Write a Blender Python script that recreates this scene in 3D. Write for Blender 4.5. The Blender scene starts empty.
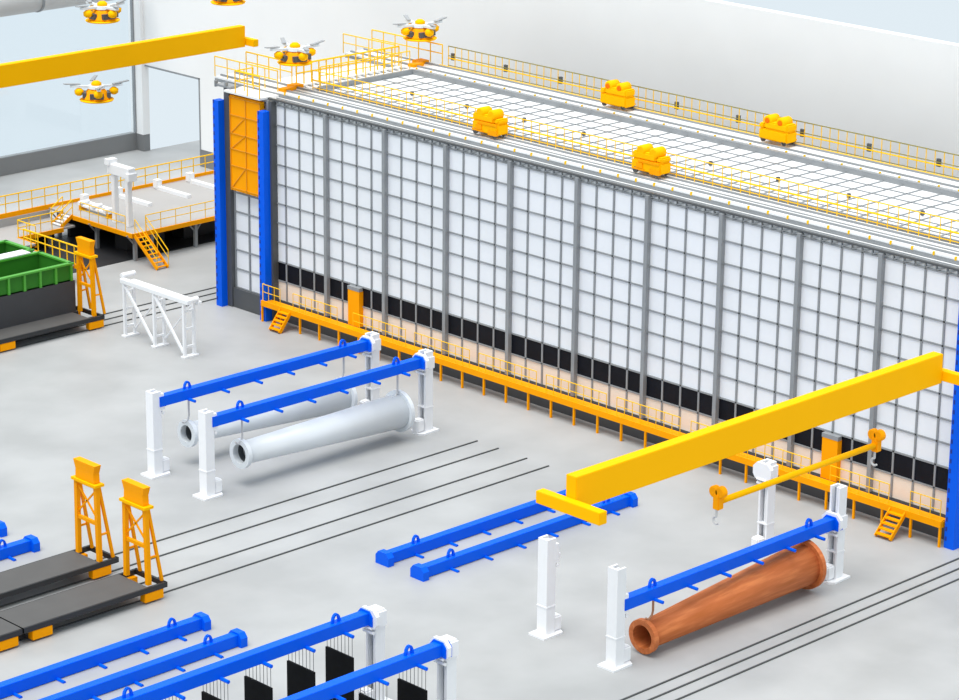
import bpy, bmesh, math, random
from mathutils import Vector, Matrix

random.seed(4)
PI = math.pi
sc = bpy.context.scene
C = sc.collection

# ---------------------------------------------------------------- camera
yaw, pitch, roll, fpx = 0.796695609, 0.305621052, -0.00978591562, 2792.64469
F = Vector((math.cos(yaw)*math.cos(pitch), math.sin(yaw)*math.cos(pitch), -math.sin(pitch)))
RT = Vector((math.sin(yaw), -math.cos(yaw), 0))
DN = F.cross(RT)
right = RT*math.cos(roll) + DN*math.sin(roll)
down = -RT*math.sin(roll) + DN*math.cos(roll)
cam = bpy.data.cameras.new('camera')
camo = bpy.data.objects.new('camera', cam); C.objects.link(camo)
cam.sensor_width = 36; cam.lens = fpx*36/959
cam.clip_start = 1; cam.clip_end = 2000
m3 = Matrix((right, -down, -F)).transposed()
camo.matrix_world = Matrix.Translation((-96.568, -120.396, 45.907)) @ m3.to_4x4()
sc.camera = camo

# ---------------------------------------------------------------- sky, sun, exposure
w = bpy.data.worlds.new('sky'); sc.world = w; w.use_nodes = True
bg = w.node_tree.nodes['Background']
bg.inputs[0].default_value = (0.745, 0.835, 0.895, 1); bg.inputs[1].default_value = 0.93
sun = bpy.data.lights.new('sun', 'SUN'); suno = bpy.data.objects.new('sun', sun); C.objects.link(suno)
sun.energy = 3.5; sun.angle = math.radians(48); sun.color = (1.0, 0.97, 0.93)
sd = Vector((-0.28, -0.03, 1.0))            # direction towards the sun
suno.rotation_euler = sd.to_track_quat('Z', 'Y').to_euler()
suno.location = (-40, 0, 60)
sc.view_settings.view_transform = 'Standard'
sc.view_settings.look = 'None'
sc.view_settings.gamma = 1.0
sc.view_settings.use_curve_mapping = False
sc.view_settings.exposure = 0.13

# ---------------------------------------------------------------- materials
def mat(name, col, rough=0.5, metal=0.0, noise=0.0, scale=1.0, col2=None, spec=0.5, emit=None):
    m = bpy.data.materials.new(name); m.use_nodes = True
    nt = m.node_tree; b = nt.nodes['Principled BSDF']
    b.inputs['Roughness'].default_value = rough; b.inputs['Metallic'].default_value = metal
    b.inputs['Specular IOR Level'].default_value = spec
    c1 = (*col, 1)
    c2 = (*col2, 1) if col2 else tuple(v*(1-noise) for v in col)+(1,)
    tc = nt.nodes.new('ShaderNodeTexCoord'); nz = nt.nodes.new('ShaderNodeTexNoise')
    nz.inputs['Scale'].default_value = scale; nz.inputs['Detail'].default_value = 4
    rp = nt.nodes.new('ShaderNodeValToRGB')
    rp.color_ramp.elements[0].position = .35; rp.color_ramp.elements[1].position = .65
    rp.color_ramp.elements[0].color = c2; rp.color_ramp.elements[1].color = c1
    nt.links.new(tc.outputs['Object'], nz.inputs['Vector'])
    nt.links.new(nz.outputs['Fac'], rp.inputs[0]); nt.links.new(rp.outputs[0], b.inputs['Base Color'])
    return m

FLOOR = mat('concrete', (0.40, 0.408, 0.412), 0.5, noise=0.17, scale=0.22)
DARKFLOOR = mat('grey_concrete', (0.21, 0.215, 0.22), 0.6, noise=0.05, scale=.3)
WHITE = mat('white_paint', (0.86, 0.87, 0.89), 0.45, noise=0.02, scale=2)
WALL = mat('wall_plaster', (0.90, 0.90, 0.90), 0.9, noise=0.03, scale=.2)
PANEL = mat('white_panel', (0.81, 0.83, 0.87), 0.35, noise=0.03, scale=.6)
ROOFP = mat('roof_panel', (0.86, 0.87, 0.88), 0.5, noise=0.06, scale=.5)
STEEL = mat('grey_steel', (0.27, 0.285, 0.30), 0.45, noise=0.1, scale=1.2)
DSTEEL = mat('dark_steel', (0.075, 0.08, 0.085), 0.5, noise=0.1, scale=1.2)
BLACK = mat('black_panel', (0.006, 0.007, 0.012), 0.5, noise=0.3, scale=2, spec=.15)
PLATE = mat('black_mesh_plate', (0.005, 0.0055, 0.006), 0.8, noise=0.3, scale=3, spec=.15)
CREAM = mat('cream_panel', (0.80, 0.73, 0.64), 0.5, noise=0.03, scale=1)
CARTTOP = mat('cart_deck', (0.085, 0.083, 0.082), 0.65, noise=0.08, scale=1)
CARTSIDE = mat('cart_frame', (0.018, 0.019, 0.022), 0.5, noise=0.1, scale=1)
TANK = mat('tank_rubber', (0.045, 0.046, 0.05), 0.6, noise=0.1, scale=1)
BLUE = mat('blue_paint', (0.0, 0.11, 0.82), 0.4, noise=0.04, scale=1, spec=.12)
BLUED = mat('blue_hole', (0.0, 0.02, 0.25), 0.5)
YEL = mat('crane_yellow', (1.0, 0.49, 0.0), 0.6, noise=0.02, scale=.5, spec=.06)
ORG = mat('amber_paint', (0.97, 0.365, 0.0), 0.55, noise=0.03, scale=1, spec=.08)
RAILY = mat('railing_yellow', (0.92, 0.54, 0.01), 0.5, spec=.1)
ORANGE = mat('deep_orange', (0.85, 0.16, 0.0), 0.45, spec=.1)
GREEN = mat('green_paint', (0.035, 0.19, 0.02), 0.5, noise=0.1, scale=1, spec=.15)
GREENR = mat('green_rim', (0.07, 0.36, 0.03), 0.4, noise=0.05, scale=1)
PIPEW = mat('galvanised', (0.72, 0.76, 0.79), 0.38, noise=0.04, scale=.7)
PIPEIN = mat('pipe_inside', (0.10, 0.11, 0.12), 0.6)
RAIL = mat('rail_steel', (0.06, 0.065, 0.065), 0.5)
ROTOR = mat('rotor_grey', (0.33, 0.34, 0.35), 0.5)
DUCT = mat('duct_metal', (0.55, 0.55, 0.55), 0.45, noise=0.05, scale=.5)

def copper():
    m = bpy.data.materials.new('rusty_pipe'); m.use_nodes = True
    nt = m.node_tree; b = nt.nodes['Principled BSDF']; b.inputs['Roughness'].default_value = .6; b.inputs['Specular IOR Level'].default_value = .25
    tc = nt.nodes.new('ShaderNodeTexCoord'); mp = nt.nodes.new('ShaderNodeMapping')
    mp.inputs['Scale'].default_value = (0.35, 3.0, 3.0)
    nz = nt.nodes.new('ShaderNodeTexNoise'); nz.inputs['Scale'].default_value = 1.6; nz.inputs['Detail'].default_value = 7
    rp = nt.nodes.new('ShaderNodeValToRGB')
    e = rp.color_ramp.elements
    e[0].position = .3; e[0].color = (0.48, 0.13, 0.03, 1)
    e[1].position = .7; e[1].color = (0.68, 0.22, 0.07, 1)
    k = e.new(.5); k.color = (0.54, 0.15, 0.045, 1)
    nt.links.new(tc.outputs['Object'], mp.inputs[0]); nt.links.new(mp.outputs[0], nz.inputs['Vector'])
    nt.links.new(nz.outputs['Fac'], rp.inputs[0]); nt.links.new(rp.outputs[0], b.inputs['Base Color'])
    return m
RUST = copper()

def glass():
    m = bpy.data.materials.new('window_glass'); m.use_nodes = True
    nt = m.node_tree; nt.nodes.clear()
    o = nt.nodes.new('ShaderNodeOutputMaterial'); t = nt.nodes.new('ShaderNodeBsdfTransparent')
    g = nt.nodes.new('ShaderNodeBsdfGlossy'); g.inputs['Roughness'].default_value = .05
    x = nt.nodes.new('ShaderNodeMixShader'); x.inputs[0].default_value = .03
    t.inputs[0].default_value = (.97, .99, 1, 1)
    nt.links.new(t.outputs[0], x.inputs[1]); nt.links.new(g.outputs[0], x.inputs[2]); nt.links.new(x.outputs[0], o.inputs[0])
    return m
GLASS = glass()

# ---------------------------------------------------------------- mesh builder
class MB:
    def __init__(s): s.v = []; s.f = []
    def add(s, vs, fs):
        n = len(s.v); s.v += [tuple(p) for p in vs]; s.f += [tuple(i+n for i in f) for f in fs]; return s
    def box(s, x0, x1, y0, y1, z0, z1):
        x0, x1 = sorted((x0, x1)); y0, y1 = sorted((y0, y1)); z0, z1 = sorted((z0, z1))
        return s.add([(x0,y0,z0),(x1,y0,z0),(x1,y1,z0),(x0,y1,z0),(x0,y0,z1),(x1,y0,z1),(x1,y1,z1),(x0,y1,z1)],
                     [(0,3,2,1),(4,5,6,7),(0,1,5,4),(1,2,6,5),(2,3,7,6),(3,0,4,7)])
    def bar(s, a, b, w, h=None):           # rectangular bar from a to b
        h = h or w; a = Vector(a); b = Vector(b); d = (b-a).normalized()
        up = Vector((0,0,1)) if abs(d.z) < .95 else Vector((0,1,0))
        r = d.cross(up).normalized(); u = r.cross(d)
        vs = [p + r*sx*w/2 + u*sy*h/2 for p in (a, b) for sx, sy in ((-1,-1),(1,-1),(1,1),(-1,1))]
        return s.add(vs, [(0,3,2,1),(4,5,6,7),(0,1,5,4),(1,2,6,5),(2,3,7,6),(3,0,4,7)][0:1] + [(4,5,6,7),(0,1,5,4),(1,2,6,5),(2,3,7,6),(3,0,4,7)])
    def rings(s, prof, axis='x', c=(0,0,0), n=32, close=True):   # prof: list of (t, r)
        base = len(s.v); k = len(prof)
        for t, r in prof:
            for i in range(n):
                a = 2*PI*i/n; p, q = r*math.cos(a), r*math.sin(a)
                if axis == 'x': s.v.append((c[0]+t, c[1]+p, c[2]+q))
                elif axis == 'y': s.v.append((c[0]+q, c[1]+t, c[2]+p))
                else: s.v.append((c[0]+p, c[1]+q, c[2]+t))
        for j in range(k-1):
            for i in range(n):
                i2 = (i+1) % n
                s.f.append((base+j*n+i, base+j*n+i2, base+(j+1)*n+i2, base+(j+1)*n+i))
        if close:
            s.f.append(tuple(base+i for i in range(n))[::-1]); s.f.append(tuple(base+(k-1)*n+i for i in range(n)))
        return s
    def cyl(s, a, b, r, n=10):
        a = Vector(a); b = Vector(b); d = (b-a).normalized()
        up = Vector((0,0,1)) if abs(d.z) < .95 else Vector((0,1,0))
        x = d.cross(up).normalized(); y = x.cross(d); base = len(s.v)
        for p in (a, b):
            for i in range(n):
                t = 2*PI*i/n; s.v.append(tuple(p + x*r*math.cos(t) + y*r*math.sin(t)))
        for i in range(n):
            i2 = (i+1) % n; s.f.append((base+i, base+i2, base+n+i2, base+n+i))
        s.f.append(tuple(base+i for i in range(n))[::-1]); s.f.append(tuple(base+n+i for i in range(n)))
        return s
    def prism(s, pts, axis, t0, t1):       # pts: 2D outline; extruded along axis
        def P(p, t):
            if axis == 'x': return (t, p[0], p[1])
            if axis == 'y': return (p[0], t, p[1])
            return (p[0], p[1], t)
        n = len(pts)
        vs = [P(p, t0) for p in pts] + [P(p, t1) for p in pts]
        fs = [tuple(range(n))[::-1], tuple(range(n, 2*n))] + [(i, (i+1) % n, n+(i+1) % n, n+i) for i in range(n)]
        return s.add(vs, fs)
    def build(s, name, m, parent=None, smooth=False, bevel=0.0):
        me = bpy.data.meshes.new(name); me.from_pydata(s.v, [], s.f); me.update()
        bm = bmesh.new(); bm.from_mesh(me); bmesh.ops.recalc_face_normals(bm, faces=bm.faces[:])
        if bevel: bmesh.ops.bevel(bm, geom=bm.edges[:], offset=bevel, segments=2, affect='EDGES', clamp_overlap=True)
        bm.to_mesh(me); bm.free()
        me.materials.append(m)
        if smooth:
            for p in me.polygons: p.use_smooth = len(p.vertices) <= 4
        o = bpy.data.objects.new(name, me); C.objects.link(o)
        if parent: o.parent = parent
        return o

def tag(o, label, cat, group=None):
    o['label'] = label; o['category'] = cat; o['kind'] = 'thing'
    if group: o['group'] = group
    return o
def thing(name, label, cat, loc=(0,0,0), rz=0, group=None):
    o = bpy.data.objects.new(name, None); C.objects.link(o)
    o.location = loc; o.rotation_euler = (0,0,rz); o.empty_display_size = .3
    return tag(o, label, cat, group)
def struct(o): o['kind'] = 'structure'; return o
KIDS = {}
def children(o): return [c for c in list(C.objects) if c.parent == o]
def copy_tree(o, parent=None):
    c = o.copy(); C.objects.link(c)
    if parent: c.parent = parent
    for ch in children(o): copy_tree(ch, c)
    return c
def dup(o, loc, label, rz=None, group=None):
    c = copy_tree(o); c.location = loc; c['label'] = label
    if rz is not None: c.rotation_euler = (0,0,rz)
    if group: c['group'] = group
    return c

# ================================================================ THE SETTING
struct(MB().box(-70, 45, -95, 32.9, -.4, 0).box(-70, 20.1, 32.9, 33.5, -.4, 0).build('floor', FLOOR))
wl = struct(MB().box(-70, 20.0, 33.5, 34.1, 0, 1.2).box(20.0, 20.6, 32.75, 34.1, 0, 1.2)
            .build('baseboard_left', DARKFLOOR))
struct(MB().box(20.0, 20.6, 32.72, 34.1, 1.2, 20).build('trim_1', WALL))
WX = 20.3
wr = struct(MB().box(WX, WX+.5, -95, 26.75, 0, 17.77).box(WX, WX+.5, 26.75, 32.72, 6.05, 17.77).build('wall_back', WALL))
struct(MB().box(WX-.05, WX-.003, 20, 26.75, 0, 1.2).build('baseboard_back', DARKFLOOR))
d = struct(MB().box(WX-.03, WX+.02, 26.65, 26.77, 0, 6.15).box(WX-.03, WX+.02, 26.65, 32.75, 6.05, 6.17).build('door_1', STEEL))
struct(MB().box(-70, 20.0, 33.55, 33.6, 1.2, 20).build('window_1', GLASS))
struct(MB().box(-70, 20.0, 33.5, 33.75, 1.2, 1.26).box(19.9, 20.02, 33.45, 33.7, 1.26, 20).build('trim_2', STEEL))
duct = tag(MB().rings([(-70, .85), (-5, .85), (19, .85)], 'x', (0, 32.3, 11.95), 24).build('ventilation_duct', DUCT, smooth=True),
           'thick round grey duct running high above the left glass wall', 'duct')
for i, x in enumerate((-25, -2, 11)):
    MB().rings([(x, .9), (x+.18, .9)], 'x', (0, 32.3, 11.95), 24).build('joint_band', STEEL, duct)

# floor rails
def rail(y, x0, x1, label, group):
    return tag(MB().box(x0, x1, y-.035, y+.035, 0, .05).build('floor_rail', RAIL), label, 'rail', group)
for y, l in ((-27.05, 'long dark floor rail nearest the two white pipes, first of four from the back'),
             (-28.54, 'dark floor rail under the rear tower cart, second of four from the back'),
             (-30.51, 'dark floor rail under the front tower cart, third of four from the back'),
             (-32.0, 'dark floor rail nearest the blue floor beams, front one of the four')):
    rail(y, -70, -5.39, l, 'four cart rails across the middle of the floor')
for y, l in ((-52.81, 'dark floor rail nearest the brown pipe, rear one of three at lower right'),
             (-53.54, 'middle one of three dark floor rails at lower right'),
             (-54.27, 'front one of three dark floor rails at lower right corner')):
    rail(y, -60, 20, l, 'three rails in the right foreground')
for y, l in ((.98, 'front one of three dark rails passing the left blue column'),
             (1.9, 'middle one of three dark rails passing the left blue column'),
             (2.8, 'rear one of three dark rails passing the left blue column')):
    rail(y, -60, 18, l, 'three rails behind the green container cart')

# ================================================================ LARGE ENCLOSURE
enc = thing('steel_enclosure', 'huge white panelled plant enclosure with grey grid facade and white gridded roof', 'building')
XF = .75
YS = [-4.15-4.725*i for i in range(11)]             # main post lines
zr = [1.2+1.115*i for i in range(11)]               # row lines up to 12.35
ZT = zr[-1]
MB().box(XF+.12, 13.9, -.5, -51.9, .02, 12.5).build('core', DSTEEL, enc)
for i in range(10):
    y0, y1 = YS[i], YS[i+1]
    bay = MB().box(XF+.06, XF+.12, y0, y1, zr[2], ZT).build('facade_panel', PANEL, enc)
    g = MB()
    for k in (1, 2, 3):
        yy = y0+(y1-y0)*k/4; g.box(XF+.0, XF+.08, yy-.05, yy+.05, 1.2, ZT)
    for z in zr[1:]: g.box(XF-.0, XF+.09, y0, y1, z-.04, z+.04)
    g.build('mullion_grid', STEEL, bay)
    MB().box(XF+.05, XF+.12, y0, y1, zr[1], zr[2]).build('dark_panel', BLACK, bay)
    MB().box(XF+.05, XF+.12, y0, y1, zr[0], zr[1]).build('lower_panel', CREAM, bay)
    t = MB()                                        # lattice band over the facade
    n = 8
    for k in range(n):
        a = y0+(y1-y0)*k/n; b = y0+(y1-y0)*(k+1)/n
        t.bar((XF, a, 12.4), (XF, b, 12.62), .06)
        t.box(XF-.03, XF+.05, a-.03, a+.03, ZT, 12.62)
    t.build('lattice_band', STEEL, bay)
MB().box(XF+.07, XF+.13, YS[0], YS[-1], ZT+.03, 12.62).build('fascia', ROOFP, enc)
for i, y in enumerate(YS):
    MB().box(.55, XF+.1, y-.11, y+.11, 1.2, 12.55).build('main_post', STEEL, enc)
MB().box(.68, XF+.1, -4.0, -52.2, 12.6, 12.68).build('eaves_beam', DSTEEL, enc)
MB().box(XF+.02, XF+.14, -4.15, -51.4, 0, 1.2).build('plinth', DSTEEL, enc)
# end bay between the two left blue columns
eb = MB().box(XF, XF+.12, -.45, -4.0, 1.15, 12.5).build('end_panel', PANEL, enc)
g = MB()
for yy in (-.95, -2.2, -3.45): g.box(XF-.08, XF+.02, yy-.05, yy+.05, 1.15, 12.4)
for k in range(11): g.box(XF-.06, XF+.02, -.95, -4.0, 1.15+1.12*k-.045, 1.15+1.12*k+.045)
g.build('mullion_grid', STEEL, eb)
MB().box(.42, XF+.1, -.48, -.92, 0, 12.75).box(.42, XF+.1, -4.35, -4.6, 0, 12.6).build('corner_post', DSTEEL, enc)
MB().box(.35, 1.0, .1, -1.1, 12.75, 12.87).box(.3, .5, .1, .2, 12.7, 13.05).box(.3, .5, -.7, -.8, 12.8, 13.1).build('post_bracket', STEEL, enc)
lg = MB().box(.3, .55, -1.15, -3.85, 7.0, 12.45).build('lift_gate', ORG, enc)
g = MB()
for z in (7.15, 8.45, 9.4, 10.3, 11.35, 12.35): g.bar((.28, -1.15, z), (.28, -3.85, z), .07, .05)
for y in (-1.2, -2.55, -3.8): g.bar((.28, y, 7.0), (.28, y, 12.4), .07, .05)
for a, b in ((7.15, 8.45), (9.4, 10.3), (10.3, 11.35)): g.bar((.28, -1.25, a), (.28, -2.5, b), .05, .05)
g.build('gate_frame', mat('gate_amber', (0.75, 0.30, 0.0), .5), lg)
MB().box(.5, XF+.1, -.9, -4.0, 0, 1.15).build('end_plinth', DSTEEL, enc)
for yd in (-11.25, -44.4):
    dd = MB().box(.5, XF+.1, yd-.46, yd+.46, 1.2, 3.2).build('service_door', ORG, enc)
    MB().box(.48, XF, yd-.48, yd+.48, 3.2, 3.4).build('door_lintel', STEEL, dd)
# roof
MB().box(.8, 14.2, -.3, -52.2, 12.5, 12.6).build('roof_deck', ROOFP, enc)
g = MB()
x0, x1, y0, y1 = 3.9, 10.95, -4.7, -51.6
MB().box(x0, x1, y0, y1, 12.6, 12.66).build('roof_panelling', ROOFP, enc)
for k in range(1, 6): xx = x0+(x1-x0)*k/6; g.box(xx-.04, xx+.04, y0, y1, 12.66, 12.71)
for k in range(0, 41): yy = y0+(y1-y0)*k/40; g.box(x0, x1, yy-.04, yy+.04, 12.66, 12.71)
g.build('roof_grid', STEEL, enc)
MB().box(x0-.15, x0, y0, y1, 12.6, 12.95).box(x1, x1+.2, y0+.2, y1, 12.6, 12.95).box(x0, x1, y0, y0+.2, 12.6, 12.95).build('roof_kerb', STEEL, enc)
MB().box(1.12, 1.2, -4.2, -52, 12.6, 12.66).build('cable_tray', STEEL, enc)
for k in range(10):
    y = -9-4.4*k
    MB().box(6.9, 7.05, y, y+.15, 12.71, 12.93).build('roof_vent', DSTEEL, enc)

# blue columns
def blue_column(loc, label, s=.5, h=12.03):
    t = thing('perforated_upright', label, 'column', loc, 0, 'blue perforated columns of the enclosure')
    MB().box(0, s, -s, 0, 0, h).build('shaft', BLUE, t)
    n = int(h/.46)
    for k in range(n):
        z = .35+.46*k
        MB().box(-.012, .01, -.13, -.04, z, z+.2).build('hole', BLUED, t)
    return t
blue_column((0, -.0, 0), 'tall blue perforated column at the far left end of the white enclosure')
blue_column((-.03, -3.93, 0), 'tall blue perforated column between amber lift gate and white facade')
blue_column((0, -51.5, 0), 'tall blue perforated column at the right edge of the photo', .52, 12.3)

# ---------------------------------------------------------------- railing helper
def railing(parent, a, b, h=1.1, n=None, step=1.2, top=RAILY, r=.022, mid=(.55,), name='railing', skip=()):
    a = Vector(a); b = Vector(b); L = (b-a).length; n = n or max(1, round(L/step))
    m = MB().cyl(a+Vector((0,0,h)), b+Vector((0,0,h)), r*1.2, 6)
    for q in mid: m.cyl(a+Vector((0,0,h*q)), b+Vector((0,0,h*q)), r, 6)
    ro = m.build(name, top, parent)
    for i in range(n+1):
        if i in skip: continue
        p = a+(b-a)*i/n
        MB().cyl(p, p+Vector((0,0,h)), r, 6).build('post', RAILY, ro)
    return ro

# ---------------------------------------------------------------- front service walkway
wk = thing('service_walkway', 'long amber walkway on posts with railing along the foot of the facade', 'walkway', (0, 0, 0))
MB().box(-.12, .44, -4.42, -51.35, 1.12, 1.2).build('deck', ORG, wk)
MB().box(-.2, -.1, -4.2, -51.4, .93, 1.24).box(-.1, .44, -4.2, -4.3, .93, 1.2).box(-.1, .44, -51.3, -51.4, .93, 1.2).build('fascia', ORG, wk)
n = 30
for k in range(n):
    y = -4.25-(51.34-4.25)*k/(n-1)
    MB().box(-.18, -.08, y-.05, y+.05, 0, 1.1).build('leg', ORG, wk)
for yc, xb in ((-6.32, -.98), (-49.0, -1.2)):
    st = MB().bar((-.15, yc-.42, 1.1), (xb, yc-.42, .05), .06, .2).build('stair_stringer', ORG, wk)
    MB().bar((-.15, yc+.42, 1.1), (xb, yc+.42, .05), .06, .2).build('stair_stringer', ORG, wk)
    tr = MB()
    for k in range(5):
        f = (k+.5)/5; x = -.2+(xb+.2)*f; z = 1.08-1.0*f
        tr.box(x-.14, x+.1, yc-.42, yc+.42, z-.03, z+.03)
    tr.build('tread', ORG, st)
segs = [(-4.3, -5.8), (-6.9, -10.6), (-11.9, -16.1), (-16.8, -21), (-21.7, -25.9), (-26.6, -30.8), (-31.5, -35.7), (-36.4, -40), (-40.5, -43.8), (-45.0, -48.4), (-49.6, -51.3)]
for a, b in segs: railing(wk, (-.12, a, 1.2), (-.12, b, 1.2), 1.0, step=.55, r=.02)
railing(wk, (-.12, -4.3, 1.2), (.4, -4.3, 1.2), 1.0, n=1, r=.03)

# ================================================================ ROOF RUNWAYS
def runway(name, label, xa, xb, ye, railx, toprail=RAILY):
    t = thing(name, label, 'runway')
    MB().box(xa, xb, ye, -52, 12.78, 12.9).build('deck', ROOFP, t)
    MB().box(xa-.02, xa+.1, ye, -52, 12.62, 12.8).box(xb-.1, xb+.02, ye, -52, 12.62, 12.8).build('side_beam', STEEL, t)
    for x in (xa+.35, xb-.45):
        MB().box(x-.05, x+.05, ye-.1, -52, 12.9, 13.0).build('rail', STEEL, t)
    y = -4.5; c0 = None
    while y > -51.5:
        if c0 is None: c0 = MB().box(xa-.03, xa+.05, -.05, .05, 12.78, 12.95).build('rail_clip', RAILY, t); c = c0
        else: c = c0.copy(); C.objects.link(c)
        c.location.y = y; y -= 1.2
    return t
fr = runway('trolley_runway', 'front roof runway with yellow railing carrying two yellow trolleys', 1.5, 3.3, 1.6, 3.25)
railing(fr, (3.28, -4.8, 12.9), (3.28, -52, 12.9), 1.1, n=80, r=.024, mid=(.5, .12))
MB().cyl((3.28, -4.8, 13.45), (3.28, -52, 13.45), .05, 6).build('guard_rail', RAILY, fr)
MB().box(2.3, 2.42, -4, -52, 12.9, 12.94).box(.98, 1.03, -4.2, -52, 12.6, 12.64).build('cable_duct', STEEL, fr)
railing(fr, (1.5, 1.6, 12.9), (1.5, -3.9, 12.9), 1.15, n=5, r=.03)
railing(fr, (3.3, 1.0, 12.9), (3.3, -3.0, 12.9), 1.25, n=4, r=.035)
br = runway('trolley_runway', 'rear roof runway with dark topped railing carrying two yellow trolleys', 11.45, 13.3, 1.7, 13.25)
br2 = railing(br, (13.6, -4.9, 12.75), (13.6, -52, 12.75), 1.25, n=85, r=.026, mid=(.55, .1), top=mat('tarnished_rail', (.22, .19, .04), .5))
MB().cyl((13.6, -4.9, 13.3), (13.6, -52, 13.3), .04, 6).cyl((12.9, -4.9, 13.0), (12.9, -52, 13.0), .035, 6).build('guard_rail', RAILY, br)
for k in range(11):
    y = -5.3-4.35*k
    MB().box(13.62, 13.75, y, y+.22, 13.2, 13.6).build('junction_box', DSTEEL, br)
railing(br, (11.3, 1.7, 12.9), (11.3, -2.8, 12.9), 1.15, n=4, r=.03)
railing(br, (13.4, 1.5, 12.9), (13.4, -4.6, 12.9), 1.15, n=6, r=.035)
cw = thing('cross_walkway', 'white cross walkway with yellow railings joining the two roof runways', 'walkway')
MB().box(3.3, 11.45, -3.1, -3.45, 12.75, 12.88).box(3.3, 11.45, -4.1, -4.45, 12.75, 12.88).box(3.3, 11.45, -3.45, -4.1, 12.7, 12.76).build('deck', ROOFP, cw)
for k in range(16): MB().box(3.6+.5*k, 3.68+.5*k, -3.45, -4.1, 12.76, 12.84).build('rung', STEEL, cw)
MB().box(3.3, 11.45, -3.1, -3.22, 12.6, 12.75).box(3.3, 11.45, -4.33, -4.45, 12.6, 12.75).build('side_beam', STEEL, cw)
railing(cw, (3.5, -3.15, 12.88), (11.3, -3.15, 12.88), 1.15, n=14, r=.045)
railing(cw, (4.2, -4.4, 12.88), (11.0, -4.4, 12.88), 1.1, n=10, r=.03)
jw = MB().box(1.6, 2.5, -3.85, -4.3, 12.9, 13.08).box(2.6, 3.3, -3.4, -4.0, 12.9, 13.08)
tag(jw.build('rail_turntable', ORG), 'small amber rail junction under the drone at the front left roof corner', 'rail junction', 'roof rail junctions')
jw = MB().box(11.5, 12.3, -3.7, -4.2, 12.9, 13.08).box(12.4, 13.1, -3.1, -3.8, 12.9, 13.08)
tag(jw.build('rail_turntable', ORG), 'small amber rail junction at the back left roof corner', 'rail junction', 'roof rail junctions')
ew = thing('end_walkway', 'small white ledge with yellow railing above the amber lift gate', 'walkway')
MB().box(.1, 1.5, -.9, -4.0, 12.6, 12.72).build('deck', ROOFP, ew)
railing(ew, (.1, -1.9, 12.7), (.1, -4.0, 12.7), 1.25, n=2, r=.035)
railing(ew, (.1, -1.9, 12.7), (1.4, -1.9, 12.7), 1.25, n=2, r=.03)

# trolleys
def trolley():
    t = thing('roof_trolley', 'x', 'trolley', (0,0,0), 0, 'yellow motor trolleys on the roof runways')
    MB().box(-.42, .42, -.95, .95, .14, .72).box(-.4, .4, -.6, .95, .72, 1.1).box(-.36, .42, -.95, -.6, .72, .98).build('body', YEL, t, bevel=.07)
    MB().box(-.47, -.4, -.9, .5, .62, .72).box(-.47, -.4, .1, .9, .2, .28).build('side_strip', ORG, t)
    for y in (-.42, .42):
        MB().rings([(-.38, .2), (-.34, .28), (.3, .28), (.36, .2)], 'x', (0, y, 1.14), 14).build('motor', YEL, t, smooth=True)
        MB().rings([(.34, .16), (.4, .14)], 'x', (0, y, 1.14), 12).build('motor_cap', ORANGE, t)
    MB().box(-.48, -.3, -.9, -.3, .12, .4).build('access_box', ORG, t)
    MB().box(-.48, -.3, .2, .6, .3, .56).build('access_box', ORG, t)
    for x in (-.38, .3):
        for y in (-.7, .7):
            MB().rings([(-.05, .16), (.05, .16)], 'x', (x, y, .16), 12).build('wheel', DSTEEL, t)
    return t
tr = trolley(); tr.location = (2.6, -19.6, 13.0); tr['label'] = 'yellow motor trolley on the front roof runway, the left of the two there'
dup(tr, (2.6, -30.9, 13.0), 'yellow motor trolley on the front roof runway, right of centre behind the facade')
dup(tr, (12.35, -19.5, 13.0), 'yellow motor trolley on the rear roof runway, the farther left one', PI)
dup(tr, (12.35, -30.75, 13.0), 'yellow motor trolley on the rear roof runway, rightmost of all four', PI)

# ================================================================ OVERHEAD CRANES
def crane(name, label, x0, x1, yc, zt, th, ya=1.9, yr=1.95):
    t = thing(name, label, 'crane', (0,0,0), 0, 'yellow overhead crane girders')
    MB().box(x0, x1, yc-.27, yc+.27, zt-th, zt).build('girder', YEL, t, bevel=.02)
    MB().box(x0-.42, x0, yc-1.9, yc+1.45, zt-th-.05, zt-th+.45).build('end_carriage', YEL, t, bevel=.02)
    MB().box(x1, x1+.4, yc-yr, yc+1.2, zt-th+.1, zt-th+.55).build('end_carriage', YEL, t, bevel=.02)
    return t
crane('bridge_crane', 'large yellow crane girder crossing in front of the right half of the white facade', -24.85, -2.05, -52.05, 9.73, 1.33)
crane('bridge_crane', 'large yellow crane girder crossing the upper left in front of the glass wall', -7.3, 15.3, 15.9, 12.0, 1.35, yr=1.1)
sb = thing('spreader_bar', 'thin yellow lifting bar with hooks hanging beneath the near crane girder', 'lifting bar', (-16, -52, 6.46))
MB().cyl((-.15, 0, 0), (9.95, 0, 0), .13, 12).build('bar', YEL, sb, smooth=True)
for x in (-.25, 9.95):
    MB().box(x-.14, x+.2, -.16, .16, -.3, .35).build('end_bracket', ORG, sb, bevel=.03)
    MB().rings([(-.14, .2), (-.1, .25), (.1, .25), (.14, .2)], 'x', (x+.02, .16, .42), 16).rings([(-.14, .2), (-.1, .25), (.1, .25), (.14, .2)], 'x', (x+.02, -.16, .46), 16).build('pulley', ORG, sb)
    hk = MB().cyl((x-.05, 0, -.3), (x-.05, 0, -.6), .05, 8)
    pr = None
    for k in range(7):
        a = PI*(.5-k/6*1.3); p = (x-.05, .16*math.cos(a), -.76+.16*math.sin(a))
        if pr: hk.cyl(pr, p, .05, 6)
        pr = p
    hk.build('hook', DUCT, sb)

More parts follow.
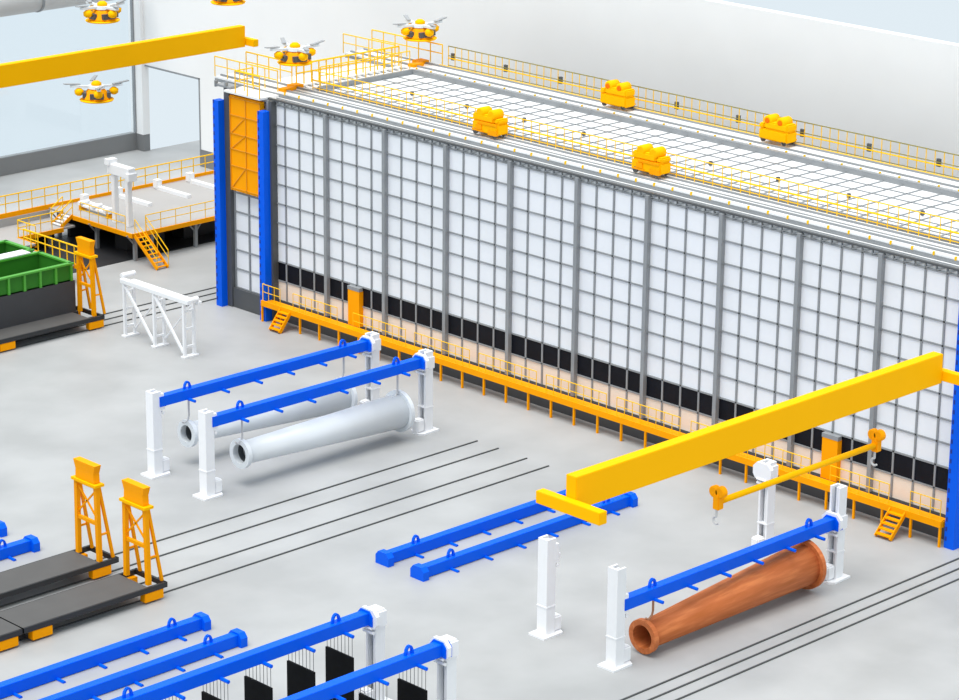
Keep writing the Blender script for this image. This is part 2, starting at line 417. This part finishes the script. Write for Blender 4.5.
# ================================================================ BLUE BEAMS
def blue_beam(L, arms, lugs, label, loc, group, caps=(0, 1)):
    """beam along +x from 0 to L, its underside at z=0"""
    t = thing('load_crossbeam', label, 'beam', loc, 0, group)
    MB().box(0, L, -.22, .22, .02, .52).build('girder', BLUE, t, bevel=.015)
    for s in caps:
        x = L if s else 0
        pts = [(-.42, .0), (-.42, .4), (-.25, .6), (.25, .6), (.42, .4), (.42, .0), (.3, -.0), (-.3, -.0)]
        MB().prism(pts, 'x', x-.22 if s else x-.12, x+.12 if s else x+.22).build('end_cap', BLUE, t)
    for a in arms:
        MB().cyl((a, -.66, .03), (a, .66, .03), .075, 8).build('cross_arm', BLUE, t)
    for a in lugs:
        m = MB(); pr = None
        for k in range(9):
            q = PI*k/8; p = (a+.17*math.cos(q), 0, .52+.33*math.sin(q))
            if pr: m.bar(pr, p, .12, .08)
            pr = p
        m.build('lifting_lug', BLUE, t)
    return t
ARMS = [1.75, 3.83, 5.9, 7.95, 10.05, 12.0]
G1 = 'blue beams carried between the white lift columns'
G2 = 'blue beams resting on the floor'
b0 = blue_beam(13.4, ARMS, (1.8, 11.7), 'blue beam on white columns above the farther white pipe', (-19.9, -20.2, 3.42), G1, (1,))
dup(b0, (-19.9, -24.15, 3.42), 'blue beam on white columns above the nearer white pipe')
dup(b0, (-20.1, -50.45, 2.4), 'blue beam hanging the brown rusty pipe in the right foreground')
dup(b0, (-43.35, -46.3, 3.42), 'blue beam with black plates in the bottom foreground, the rear of the two')
dup(b0, (-43.35, -50.4, 3.42), 'blue beam with black plates in the bottom foreground, nearest to the camera')
f0 = blue_beam(13.4, ARMS, (1.9, 11.8), 'blue beam lying on the floor under the crane girder, rear one of the pair', (-19.75, -35.95, .0), G2, (0, 1))
dup(f0, (-19.75, -38.2, .0), 'blue beam lying on the floor under the crane girder, front one of the pair')
dup(f0, (-43.35, -36.0, .0), 'blue beam lying on the floor at lower left, rear one of that pair')
dup(f0, (-43.35, -38.35, .0), 'blue beam lying on the floor at lower left, front one of that pair')
dup(f0, (-43.35, -21.5, .0), 'blue beam end at the left photo edge, the upper small piece')
dup(f0, (-43.35, -24.0, .0), 'blue beam end at the left photo edge, the lower longer piece')

# ================================================================ LIFT COLUMNS
def lift_column(label, loc, rz, carz, h=4.25, head=True):
    """mast stands at origin, opens toward +x"""
    t = thing('lifting_mast', label, 'lift column', loc, rz, 'white lift columns standing on the floor')
    MB().prism([(-.55, -.45), (.55, -.45), (.75, -.1), (.75, .3), (.55, .5), (-.55, .45)], 'z', 0, .09).build('base_plate', WHITE, t)
    MB().box(-.25, -.15, -.27, .27, .08, h).box(-.15, .25, -.27, -.17, .08, h).box(-.15, .25, .17, .27, .08, h).box(-.15, .1, -.04, .04, .08, h-.05).build('mast', WHITE, t)
    MB().box(-.14, .02, -.17, .17, .1, h-.1).build('mast_slot', KIDS['slot'], t)
    MB().box(-.27, .27, -.29, .29, 1.28, 1.34).build('mast_joint', WHITE, t)
    MB().box(.25, .75, -.22, .22, .09, .75).build('motor_box', WHITE, t, bevel=.06)
    z = carz
    if head:
        pts = [(-.52, z-.1), (-.38, z-.3), (.38, z-.3), (.52, z-.1), (.52, z+.25), (.3, z+.47), (-.3, z+.47), (-.52, z+.25)]
        c = MB().prism(pts, 'x', .25, .42).box(-.3, .3, -.33, .33, z-.3, z+.3).build('carriage', WHITE, t)
    else:
        c = MB().box(.22, .42, -.28, .28, z-.35, z+.45).box(.4, .6, -.2, .2, z-.25, z-.03).build('carriage', WHITE, t)
    MB().cyl((.35, -.3, z-.5), (.35, .3, z-.5), .07, 8).cyl((.42, -.26, z-.3), (.42, .26, z-.3), .06, 8).build('guide_roller', WHITE, c)
    return t
KIDS['slot'] = mat('slot_grey', (.30, .33, .37), .5)
LX, RX = -20.05, -6.2
for y, h, cz, n1, n2 in (
    (-20.1, 4.2, 3.62, 'white lift column holding the left end of the blue beam over the farther white pipe', 'white lift column at the right end of the blue beam over the farther white pipe'),
    (-24.05, 4.2, 3.62, 'white lift column holding the left end of the blue beam over the nearer white pipe', 'white lift column at the right end of the blue beam over the nearer white pipe'),
    (-50.35, 4.28, 2.65, 'white lift column at the left end of the beam over the brown pipe', 'white lift column at the right end of the beam over the brown pipe')):
    lift_column(n1, (LX-(.25 if cz < 3 else 0), y, 0), 0, cz, h, False)
    lift_column(n2, (RX-(.25 if cz < 3 else 0), y-.1, 0), PI, cz, h)
lift_column('white lift column standing alone left of the brown pipe columns with no beam', (LX, -46.2, 0), 0, 3.55, 4.28, False)
lift_column('white lift column with octagonal head crossed by the thin yellow bar', (RX+.1, -46.2, 0), PI, 3.72, 4.2)
lift_column('white lift column at bottom, right end of the rear beam with black plates', (-29.7, -46.4, 0), PI, 3.62, 4.0)
lift_column('white lift column at bottom, right end of the nearest beam with black plates', (-29.7, -50.4, 0), PI, 3.62, 4.0)

# ================================================================ PIPES
def pipe(label, loc, end, L, r0, r1, fr0, fr1, m, slot=None, hooks=()):
    """axis from loc to end; local x along the axis"""
    a = Vector(loc); b = Vector(end); d = b-a
    t = thing('tapered_pipe', label, 'pipe', loc); t.rotation_mode = 'QUATERNION'
    t.rotation_quaternion = d.to_track_quat('X', 'Z'); L = d.length
    MB().rings([(0, r0-.07), (0, r0), (L, r1), (L, r1-.1), (L-.6, r1-.1), (.6, r0-.07), (0, r0-.07)], 'x', (0,0,0), 32, False).build('tube', m, t, smooth=True)
    MB().rings([(.02, r0-.07), (-.06, r0-.07), (-.06, fr0), (.16, fr0), (.16, r0-.02)], 'x', (0,0,0), 36, False).build('flange', m, t)
    MB().rings([(L-.16, r1-.02), (L-.16, fr1), (L+.06, fr1), (L+.02, r1-.2)], 'x', (0,0,0), 36, False).build('flange', m, t)
    MB().rings([(.25, r0-.08), (L-.3, r1-.12)], 'x', (0,0,0), 32, False).build('bore', PIPEIN if m is PIPEW else RUST, t, smooth=True)
    return t
pipe('white tapered pipe with flanges hanging under the rear blue beam', (-18.05, -20.05, 1.6), (-8.0, -20.05, 1.25), 0, .5, .78, .68, .98, PIPEW)
pipe('white tapered pipe with flanges hanging under the front blue beam', (-18.05, -24.05, 1.62), (-7.85, -24.05, 1.42), 0, .54, .88, .72, 1.06, PIPEW)
pipe('brown rusty tapered pipe with flanges in the right foreground', (-18.65, -50.35, .8), (-8.4, -50.35, 1.2), 0, .58, .95, .74, 1.14, RUST)
def hook(label, x, y, zt, zb, m):
    t = thing('hanging_hook', label, 'hook', (x, y, zt), 0, 'hooks holding the tapered pipes')
    MB().cyl((0, 0, 0), (0, 0, zb-zt+.3), .05, 8).build('rod', m, t)
    k = MB(); pr = (0, 0, zb-zt+.3)
    for p in ((-.06, 0, zb-zt+.12), (-.2, 0, zb-zt+.03), (-.34, 0, zb-zt+.0), (-.42, 0, zb-zt+.1)):
        k.cyl(pr, p, .045, 8); pr = p
    k.build('hook_end', m, t)
for y, n1, nm in ((-20.1, 'white', 'farther white pipe'), (-24.1, 'white', 'nearer white pipe')):
    hook('grey hook rod at the narrow end of the ' + nm, -17.95, y, 3.42, 2.2, DUCT)
    hook('grey hook rod at the wide end of the ' + nm, -8.05, y, 3.42, 2.2, DUCT)
HR = mat('hook_brown', (.45, .2, .1), .5)
hook('brown hook rod at the narrow end of the rusty pipe', -18.15, -50.4, 2.4, 1.5, HR)
hook('brown hook rod at the wide end of the rusty pipe', -8.45, -50.4, 2.4, 2.25, HR)

# ================================================================ BLACK PLATES
def plate():
    t = thing('hanging_plate', 'x', 'plate', (0,0,0), 0, 'black plates hung from the foreground beams')
    MB().box(-.05, .05, -.75, .8, -3.15, -.85).build('plate', PLATE, t)
    wv = MB()
    for k in range(8):
        y = -.7+1.45*k/7; wv.cyl((0, y, -.88), (0, y, -.02), .012, 5)
    wv.build('wire_row', DSTEEL, t)
    return t
names = ['nearest its right end', 'second from its right end', 'third from its right end', 'fourth from its right end', 'fifth from its right end']
p0 = None
for yb, cnt, bn in ((-46.2, 5, 'rear foreground beam'), (-50.3, 3, 'nearest foreground beam')):
    for i in range(cnt):
        x = -43.35+ARMS[5-i]
        lab = 'black plate hung on wires under the %s, %s' % (bn, names[i])
        if p0 is None: p0 = plate(); p0.location = (x, yb, 3.42); p0['label'] = lab
        else: dup(p0, (x, yb, 3.42), lab)

# ================================================================ CARTS
def cart_body(t, x0, x1, y0, y1, zt, blocks, frame_end=True):
    xe = x1-1.0 if frame_end else x1
    MB().box(x0, xe, y0+.04, y1-.04, zt-.05, zt).build('deck', CARTTOP, t)
    m = MB().box(x0, x1, y0-.03, y0+.1, zt-.24, zt-.01).box(x0, x1, y1-.1, y1+.03, zt-.24, zt-.01)
    m.box(x1-.12, x1, y0, y1, zt-.24, zt-.01).box(x0, x0+.1, y0, y1, zt-.24, zt-.02).box(x0, xe, y0, y1, zt-.22, zt-.06)
    m.build('chassis', CARTSIDE, t)
    for bx in blocks:
        for yy in (y0-.02, y1-.33):
            b = MB().box(bx-.5, bx+.5, yy, yy+.35, .08, .5).build('wheel_box', ORG, t, bevel=.02)
            MB().rings([(.05, .2), (.3, .2)], 'y', (bx, yy, .22), 14).build('wheel', DSTEEL, b)
def tower(label, x, yc, z0, w=1.4, h=4.0, dx=.72):
    t = thing('support_tower', label, 'support frame', (x, yc, z0), 0, 'amber braced towers on the carts')
    hw = w/2; hh = h-.55
    for s in (-1, 1):
        MB().bar((0, s*hw, 0), (0, s*hw*.93, hh), .2).build('leg', ORG, t)
        MB().bar((dx, s*hw, 0), (.12, s*hw*.93, hh), .12).build('brace_leg', ORG, t)
    MB().bar((0, -hw, hh*.5), (0, hw, hh*.5), .13, .16).bar((0, -hw, hh-.0), (0, hw, hh-.0), .16, .2).bar((0, -hw, hh*.55), (0, hw, hh-.1), .07).bar((0, hw, hh*.55), (0, -hw, hh-.1), .07).build('cross_bracing', ORG, t)
    MB().bar((.05, -hw, hh*.35), (.5, -hw, hh*.35), .08).bar((.05, hw, hh*.35), (.5, hw, hh*.35), .08).build('side_strut', ORG, t)
    c = MB().box(-.2, .3, -hw-.12, hw+.12, hh, hh+.12).build('cap_plate', YEL, t)
    # flared saddle
    def ring(z, ex, ey): return [(-.1-ex, -hw*.88-ey, z), (.22+ex, -hw*.88-ey, z), (.22+ex, hw*.88+ey, z), (-.1-ex, hw*.88+ey, z)]
    m = MB(); r = [ring(hh+.14, 0, 0), ring(hh+.55, .0, -.02), ring(hh+.95, .02, .1)]
    vs = [p for q in r for p in q]; fs = [(0,3,2,1)]
    for j in range(2):
        for i in range(4): fs.append((4*j+i, 4*j+(i+1) % 4, 4*j+4+(i+1) % 4, 4*j+4+i))
    fs.append((8, 9, 10, 11)); m.add(vs, fs).build('saddle', ORG, t)
    return t
CZ = .75
GC = 'flat dark rail carts'
c = thing('rail_cart', 'flat dark grey rail cart with amber tower, the rear of the two at left', 'cart', (0,0,0), 0, GC)
cart_body(c, -42.5, -28.85, -28.85, -26.85, CZ, (-29.75, -41.2, -35.9))
c = thing('rail_cart', 'flat dark grey rail cart with amber tower nearest the lower left blue beams', 'cart', (0,0,0), 0, GC)
cart_body(c, -36.42, -29.05, -32.5, -30.4, CZ, (-29.75, -35.5))
c = thing('rail_cart', 'flat dark grey rail cart coupled behind, cut off by the left photo edge', 'cart', (0,0,0), 0, GC)
cart_body(c, -44, -36.5, -32.5, -30.4, CZ, (-37.2, -43), False)
tower('amber braced tower on the rear flat cart at left', -29.75, -27.95, CZ, 1.5, 3.95)
tower('amber braced tower on the front flat cart, nearer the camera', -29.85, -31.5, CZ, 1.5, 3.95)
c = thing('rail_cart', 'dark rail cart carrying the long tank and green containers', 'cart', (0,0,0), 0, GC)
cart_body(c, -24, -7.4, .75, 3.2, CZ, (-7.95, -13.9))
MB().box(-24, -8.0, 2.35, 8.9, .35, .74).build('cart_bed', CARTSIDE, c)
tower('amber braced tower beside the green containers at upper left', -7.95, 1.6, CZ, 1.3, 3.9)
tk = tag(MB().box(-24, -8.15, 2.36, 8.85, .75, 2.55).build('tank', TANK), 'long black tank under the green containers on the cart', 'tank')
def container(label, y0, y1, x0=-24, x1=-8.3, z0=2.55, z1=3.5):
    t = thing('open_container', label, 'container', (0,0,0), 0, 'open green containers at the left edge')
    w_ = .08
    MB().box(x0, x1, y0, y0+w_, z0, z1).box(x0, x1, y1-w_, y1, z0, z1).box(x1-w_, x1, y0, y1, z0, z1).box(x0, x0+w_, y0, y1, z0, z1).box(x0, x1, y0, y1, z0, z0+.08).build('body', GREEN, t)
    MB().box(x0, x1+.12, y0-.12, y0+.14, z1, z1+.1).box(x0, x1+.12, y1-.14, y1+.12, z1, z1+.1).box(x1-.14, x1+.12, y0, y1, z1, z1+.1).build('rim', GREENR, t)
    k = 0; x = x1-.05
    while x > x0:
        MB().box(x-.07, x+.07, y0-.1, y0, z0+.02, z1).build('rib', GREENR, t); x -= 1.05
    for y in (y0+.5, (y0+y1)/2, y1-.5):
        MB().box(x1, x1+.1, y-.07, y+.07, z0+.02, z1).build('rib', GREENR, t)
    return t
container('open green ribbed container on the black tank, the front one', 2.45, 5.5)
container('open green ribbed container on the black tank, the rear one', 6.2, 8.75)
tag(MB().box(-24, -8.9, 5.42, 6.25, 3.62, 3.68).build('white_plank', WHITE), 'long white board lying between the two green containers', 'board')

# ================================================================ WHITE TRUSS STAND
ts = thing('truss_stand', 'white trussed support stand with long top beam near the left blue column', 'stand', (.15, 0, 0))
YT = (-1.35, -4.0, -6.6)
for y in YT:
    f = MB()
    for x in (-7.7, -7.05):
        f.bar((x, y, .08), (x, y, 3.1), .15)
    for z in (.6, 1.6, 2.6): f.bar((-7.7, y, z), (-7.05, y, z), .1)
    fo = f.build('upright', WHITE, ts)
    MB().box(-7.85, -6.85, y-.18, y+.18, 0, .08).build('foot', WHITE, fo)
MB().box(-7.8, -7.5, -1.1, -7.05, 3.05, 3.3).box(-7.05, -6.8, -1.1, -7.05, 2.95, 3.1).build('top_beam', WHITE, ts, bevel=.02)
for a, b in ((0, 1), (1, 2)):
    MB().bar((-7.7, YT[a]-.1, 2.9), (-7.7, YT[b]+.1, .25), .12).build('diagonal', WHITE, ts)
    MB().bar((-7.05, YT[b]+.1, 2.9), (-7.05, YT[a]-.1, .4), .08).build('diagonal', WHITE, ts)
MB().cyl((-7.45, -6.9, 3.25), (-7.0, -6.9, 3.25), .16, 12).build('roller', WHITE, ts)
MB().cyl((-7.6, -1.0, 3.4), (-6.7, -1.0, 3.4), .14, 12).build('roller', WHITE, ts)
MB().box(-7.42, -7.22, -6.95, -6.8, 3.15, 3.4).build('roller_bearing', DSTEEL, ts)

# ================================================================ MEZZANINE PLATFORM
mz = thing('raised_platform', 'raised grey platform on steel legs with orange edge and yellow railings', 'platform')
DECK = mat('platform_deck', (0.40, 0.39, 0.385), .7, noise=.05, scale=.5)
MB().box(1.9, 19.5, 10.3, 18.8, 1.68, 1.8).build('deck', DECK, mz)
MB().box(1.85, 19.5, 10.2, 10.3, 1.55, 1.82).box(1.8, 1.9, 10.2, 16.2, 1.55, 1.82).box(-14, 19.5, 18.8, 18.9, 1.6, 2.0).build('edge_beam', ORG, mz)
MB().box(-14, 1.9, 16.1, 18.8, 1.08, 1.2).box(-14, -3.3, 9.0, 16.1, 1.08, 1.2).box(-3.3, -2.35, 14.2, 16.1, 1.08, 1.2).box(-14, 1.9, 18.7, 18.8, 1.2, 1.7).build('lower_deck', DECK, mz)
MB().box(-2.35, 1.0, 16.02, 16.12, .95, 1.22).box(-2.43, -2.33, 14.2, 16.1, .95, 1.22).box(-3.38, -3.28, 8.2, 14.2, .95, 1.22).build('lower_edge_beam', ORG, mz)
LEG = mat('leg_grey', (.24, .25, .26), .5)
for x in (2.3, 3.55, 6.95, 10.4, 13.9, 17.4):
    for y in (10.6, 14.4, 18.3):
        if x == 3.55 and y > 11: continue
        o = MB().box(x-.1, x+.1, y-.1, y+.1, 0, 1.68).build('leg', LEG, mz)
        MB().bar((x, y, .95), (x+.6, y, 1.66), .08).bar((x, y, .95), (x-.6, y, 1.66), .08).build('knee_brace', LEG, o)
for x in (-1.8, .2): MB().box(x-.1, x+.1, 16.3, 16.5, 0, 1.08).build('leg', LEG, mz)
railing(mz, (-14, 18.85, 1.95), (19.3, 18.85, 1.95), 1.15, n=34, r=.036)
railing(mz, (2.9, 10.28, 1.8), (19, 10.28, 1.8), 1.0, n=14, r=.025)
railing(mz, (1.85, 10.9, 1.8), (1.85, 15.4, 1.8), 1.0, n=5, r=.025)
railing(mz, (-2.35, 16.08, 1.2), (1.0, 16.08, 1.2), 1.1, n=4, r=.03)
railing(mz, (-3.32, 8.3, 1.2), (-3.32, 14.1, 1.2), 1.1, n=8, r=.04)
railing(mz, (-2.38, 14.2, 1.2), (-2.38, 16.0, 1.2), 1.1, n=2, r=.03)
for x in (2.75, 1.95): s = MB().bar((x, 10.15, 1.7), (x, 8.0, .05), .06, .22).build('stair_stringer', ORG, mz)
k_ = MB()
for k in range(8):
    f = (k+.5)/8; k_.box(1.95, 2.75, 10.1-2.1*f-.09, 10.1-2.1*f+.06, 1.7-1.65*f-.02, 1.7-1.65*f+.02)
k_.build('tread', ORG, s)
for x in (1.95, 2.8): railing(s, (x, 10.1, 1.75), (x, 8.0, .1), 1.0, n=2, r=.025)
for y in (16.3, 17.3): s = MB().bar((1.0, y, 1.2), (1.9, y, 1.8), .06, .2).build('stair_stringer', ORG, mz)
k_ = MB()
for k in range(4): k_.box(1.0+.22*k, 1.2+.22*k, 16.3, 17.3, 1.25+.14*k, 1.3+.14*k)
k_.build('tread', ROOFP, s)
for y in (16.3, 17.3): railing(s, (1.0, y, 1.2), (1.9, y, 1.8), 1.0, n=1, r=.03)
for x in (3.2, 7.6, 11.0, 14.6): MB().box(x, x+2.9, 12.6, 13.8, 0, 1.5).build('shade_block', CARTSIDE, mz)  # added dark blocks that deepen the shade under the platform
MB().box(2.6, 19, 17.6, 17.9, 0, 1.66).build('shade_skirt', CARTSIDE, mz)  # added dark skirts, here and under the lower deck, to blacken the shade
MB().box(-3.2, 1.9, 18.3, 18.5, 0, 1.07).build('shade_skirt', CARTSIDE, mz)
MB().box(-3.1, 18.5, 10.9, 18.2, 0, .02).build('shadow_sheet', CARTSIDE, mz)  # dark sheet on the floor painting in the platform's shadow
for i, x in enumerate((4.1, 6.75, 9.85, 12.5)):
    ys = 15.6 if i else 16.0
    nm = ['behind the white portal frame', 'second from the left', 'third from the left', 'nearest the blue column'][i]
    t = thing('skid_runner', 'white skid beam lying on the raised platform, ' + nm, 'beam', (x, 18.1, 1.8), 0, 'white skid beams on the platform')
    MB().box(-.16, .16, -3.3, 0, 0, .22).build('runner', WHITE, t)
    MB().box(-.2, .2, -.25, .15, .1, .62).build('stop_block', WHITE, t)
t = thing('portal_frame', 'white two legged portal frame standing on the raised platform', 'frame', (2.85, 12.5, 1.8))
for y in (-.68, .68): MB().box(-.16, .16, y-.16, y+.16, 0, 3.3).build('leg', WHITE, t, bevel=.02)
MB().box(-.25, .25, -1.1, 1.1, 3.05, 3.7).build('header', WHITE, t, bevel=.03)
MB().box(-.35, .3, .75, 1.2, 3.6, 3.95).build('end_block', WHITE, t)
MB().box(-.35, .3, -1.2, -.85, 2.9, 3.4).build('end_block', WHITE, t, bevel=.03)
t = thing('roller_table', 'small white roller table with amber parts at the left end of the platform', 'table', (3.2, 15.6, 1.8))
MB().box(-.2, .2, -1.5, 1.5, .25, .36).build('bed', WHITE, t)
for y in (-1.3, 0, 1.3): MB().cyl((-.4, y, .5), (.4, y, .5), .12, 10).build('roller', WHITE, t)
for y in (-1.4, 1.4): MB().box(-.25, .25, y-.1, y+.1, 0, .3).build('stand', ORG, t)

# ================================================================ DRONES
def drone():
    t = thing('drone', 'x', 'drone', (0,0,0), 0, 'orange drones hovering over the hall')
    MB().rings([(-.42, .82), (-.36, .84), (.1, .55), (.2, .42)], 'z', (0,0,0), 8).build('body', ORG, t)
    for k in range(4):
        a = PI*.8+PI/2*k; ca, sa = math.cos(a), math.sin(a)
        MB().bar((.7*ca-.4*sa, .7*sa+.4*ca, -.16), (.7*ca+.4*sa, .7*sa-.4*ca, -.16), .22, .3).build('sensor_panel', KIDS['sg'], t)
    MB().rings([(-.52, .95), (-.46, 1.0), (-.42, .95)], 'z', (0,0,0), 20).build('lower_ring', YEL, t)
    MB().rings([(.38, .3), (.5, .3), (.62, .16)], 'z', (0,0,0), 14).build('dome', YEL, t, smooth=True)
    MB().rings([(.2, .5), (.38, .46)], 'z', (0,0,0), 16).build('collar', PIPEW, t)
    for k in range(4):
        a = PI/4+PI/2*k+.25; ca, sa = math.cos(a), math.sin(a)
        MB().bar((.3*ca, .3*sa, .3), (1.5*ca, 1.5*sa, .36), .2, .12).build('arm', PIPEW, t)
        MB().rings([(-.2, .12), (-.1, .25), (.1, .27), (.22, .12)], 'z', (1.0*ca, 1.0*sa, .0), 12).build('motor_pod', YEL, t, smooth=True)
        b = a+.35*(1 if k % 2 else -1); r = .5
        MB().bar((1.4*ca-r*math.cos(b), 1.4*sa-r*math.sin(b), .44), (1.4*ca+r*math.cos(b), 1.4*sa+r*math.sin(b), .54), .22, .05).build('rotor', ROTOR, t)
    return t
KIDS['sg'] = mat('sensor_grey', (.07, .075, .085), .4)
dr = drone(); dr.location = (-2.1, 8, 11.5); dr['label'] = 'orange drone hovering below the far crane girder before the glass wall'
dup(dr, (-1.5, 8, 16.05), 'orange drone hovering above the far crane girder at top left', .5)
dup(dr, (2.0, .93, 17.65), 'orange drone cut off by the top edge of the photo', .9)
dup(dr, (2.3, -4.46, 15.0), 'orange drone hovering over the front left roof corner', .3)
dup(dr, (12.5, -3.65, 14.9), 'orange drone hovering over the back left roof corner', .35)
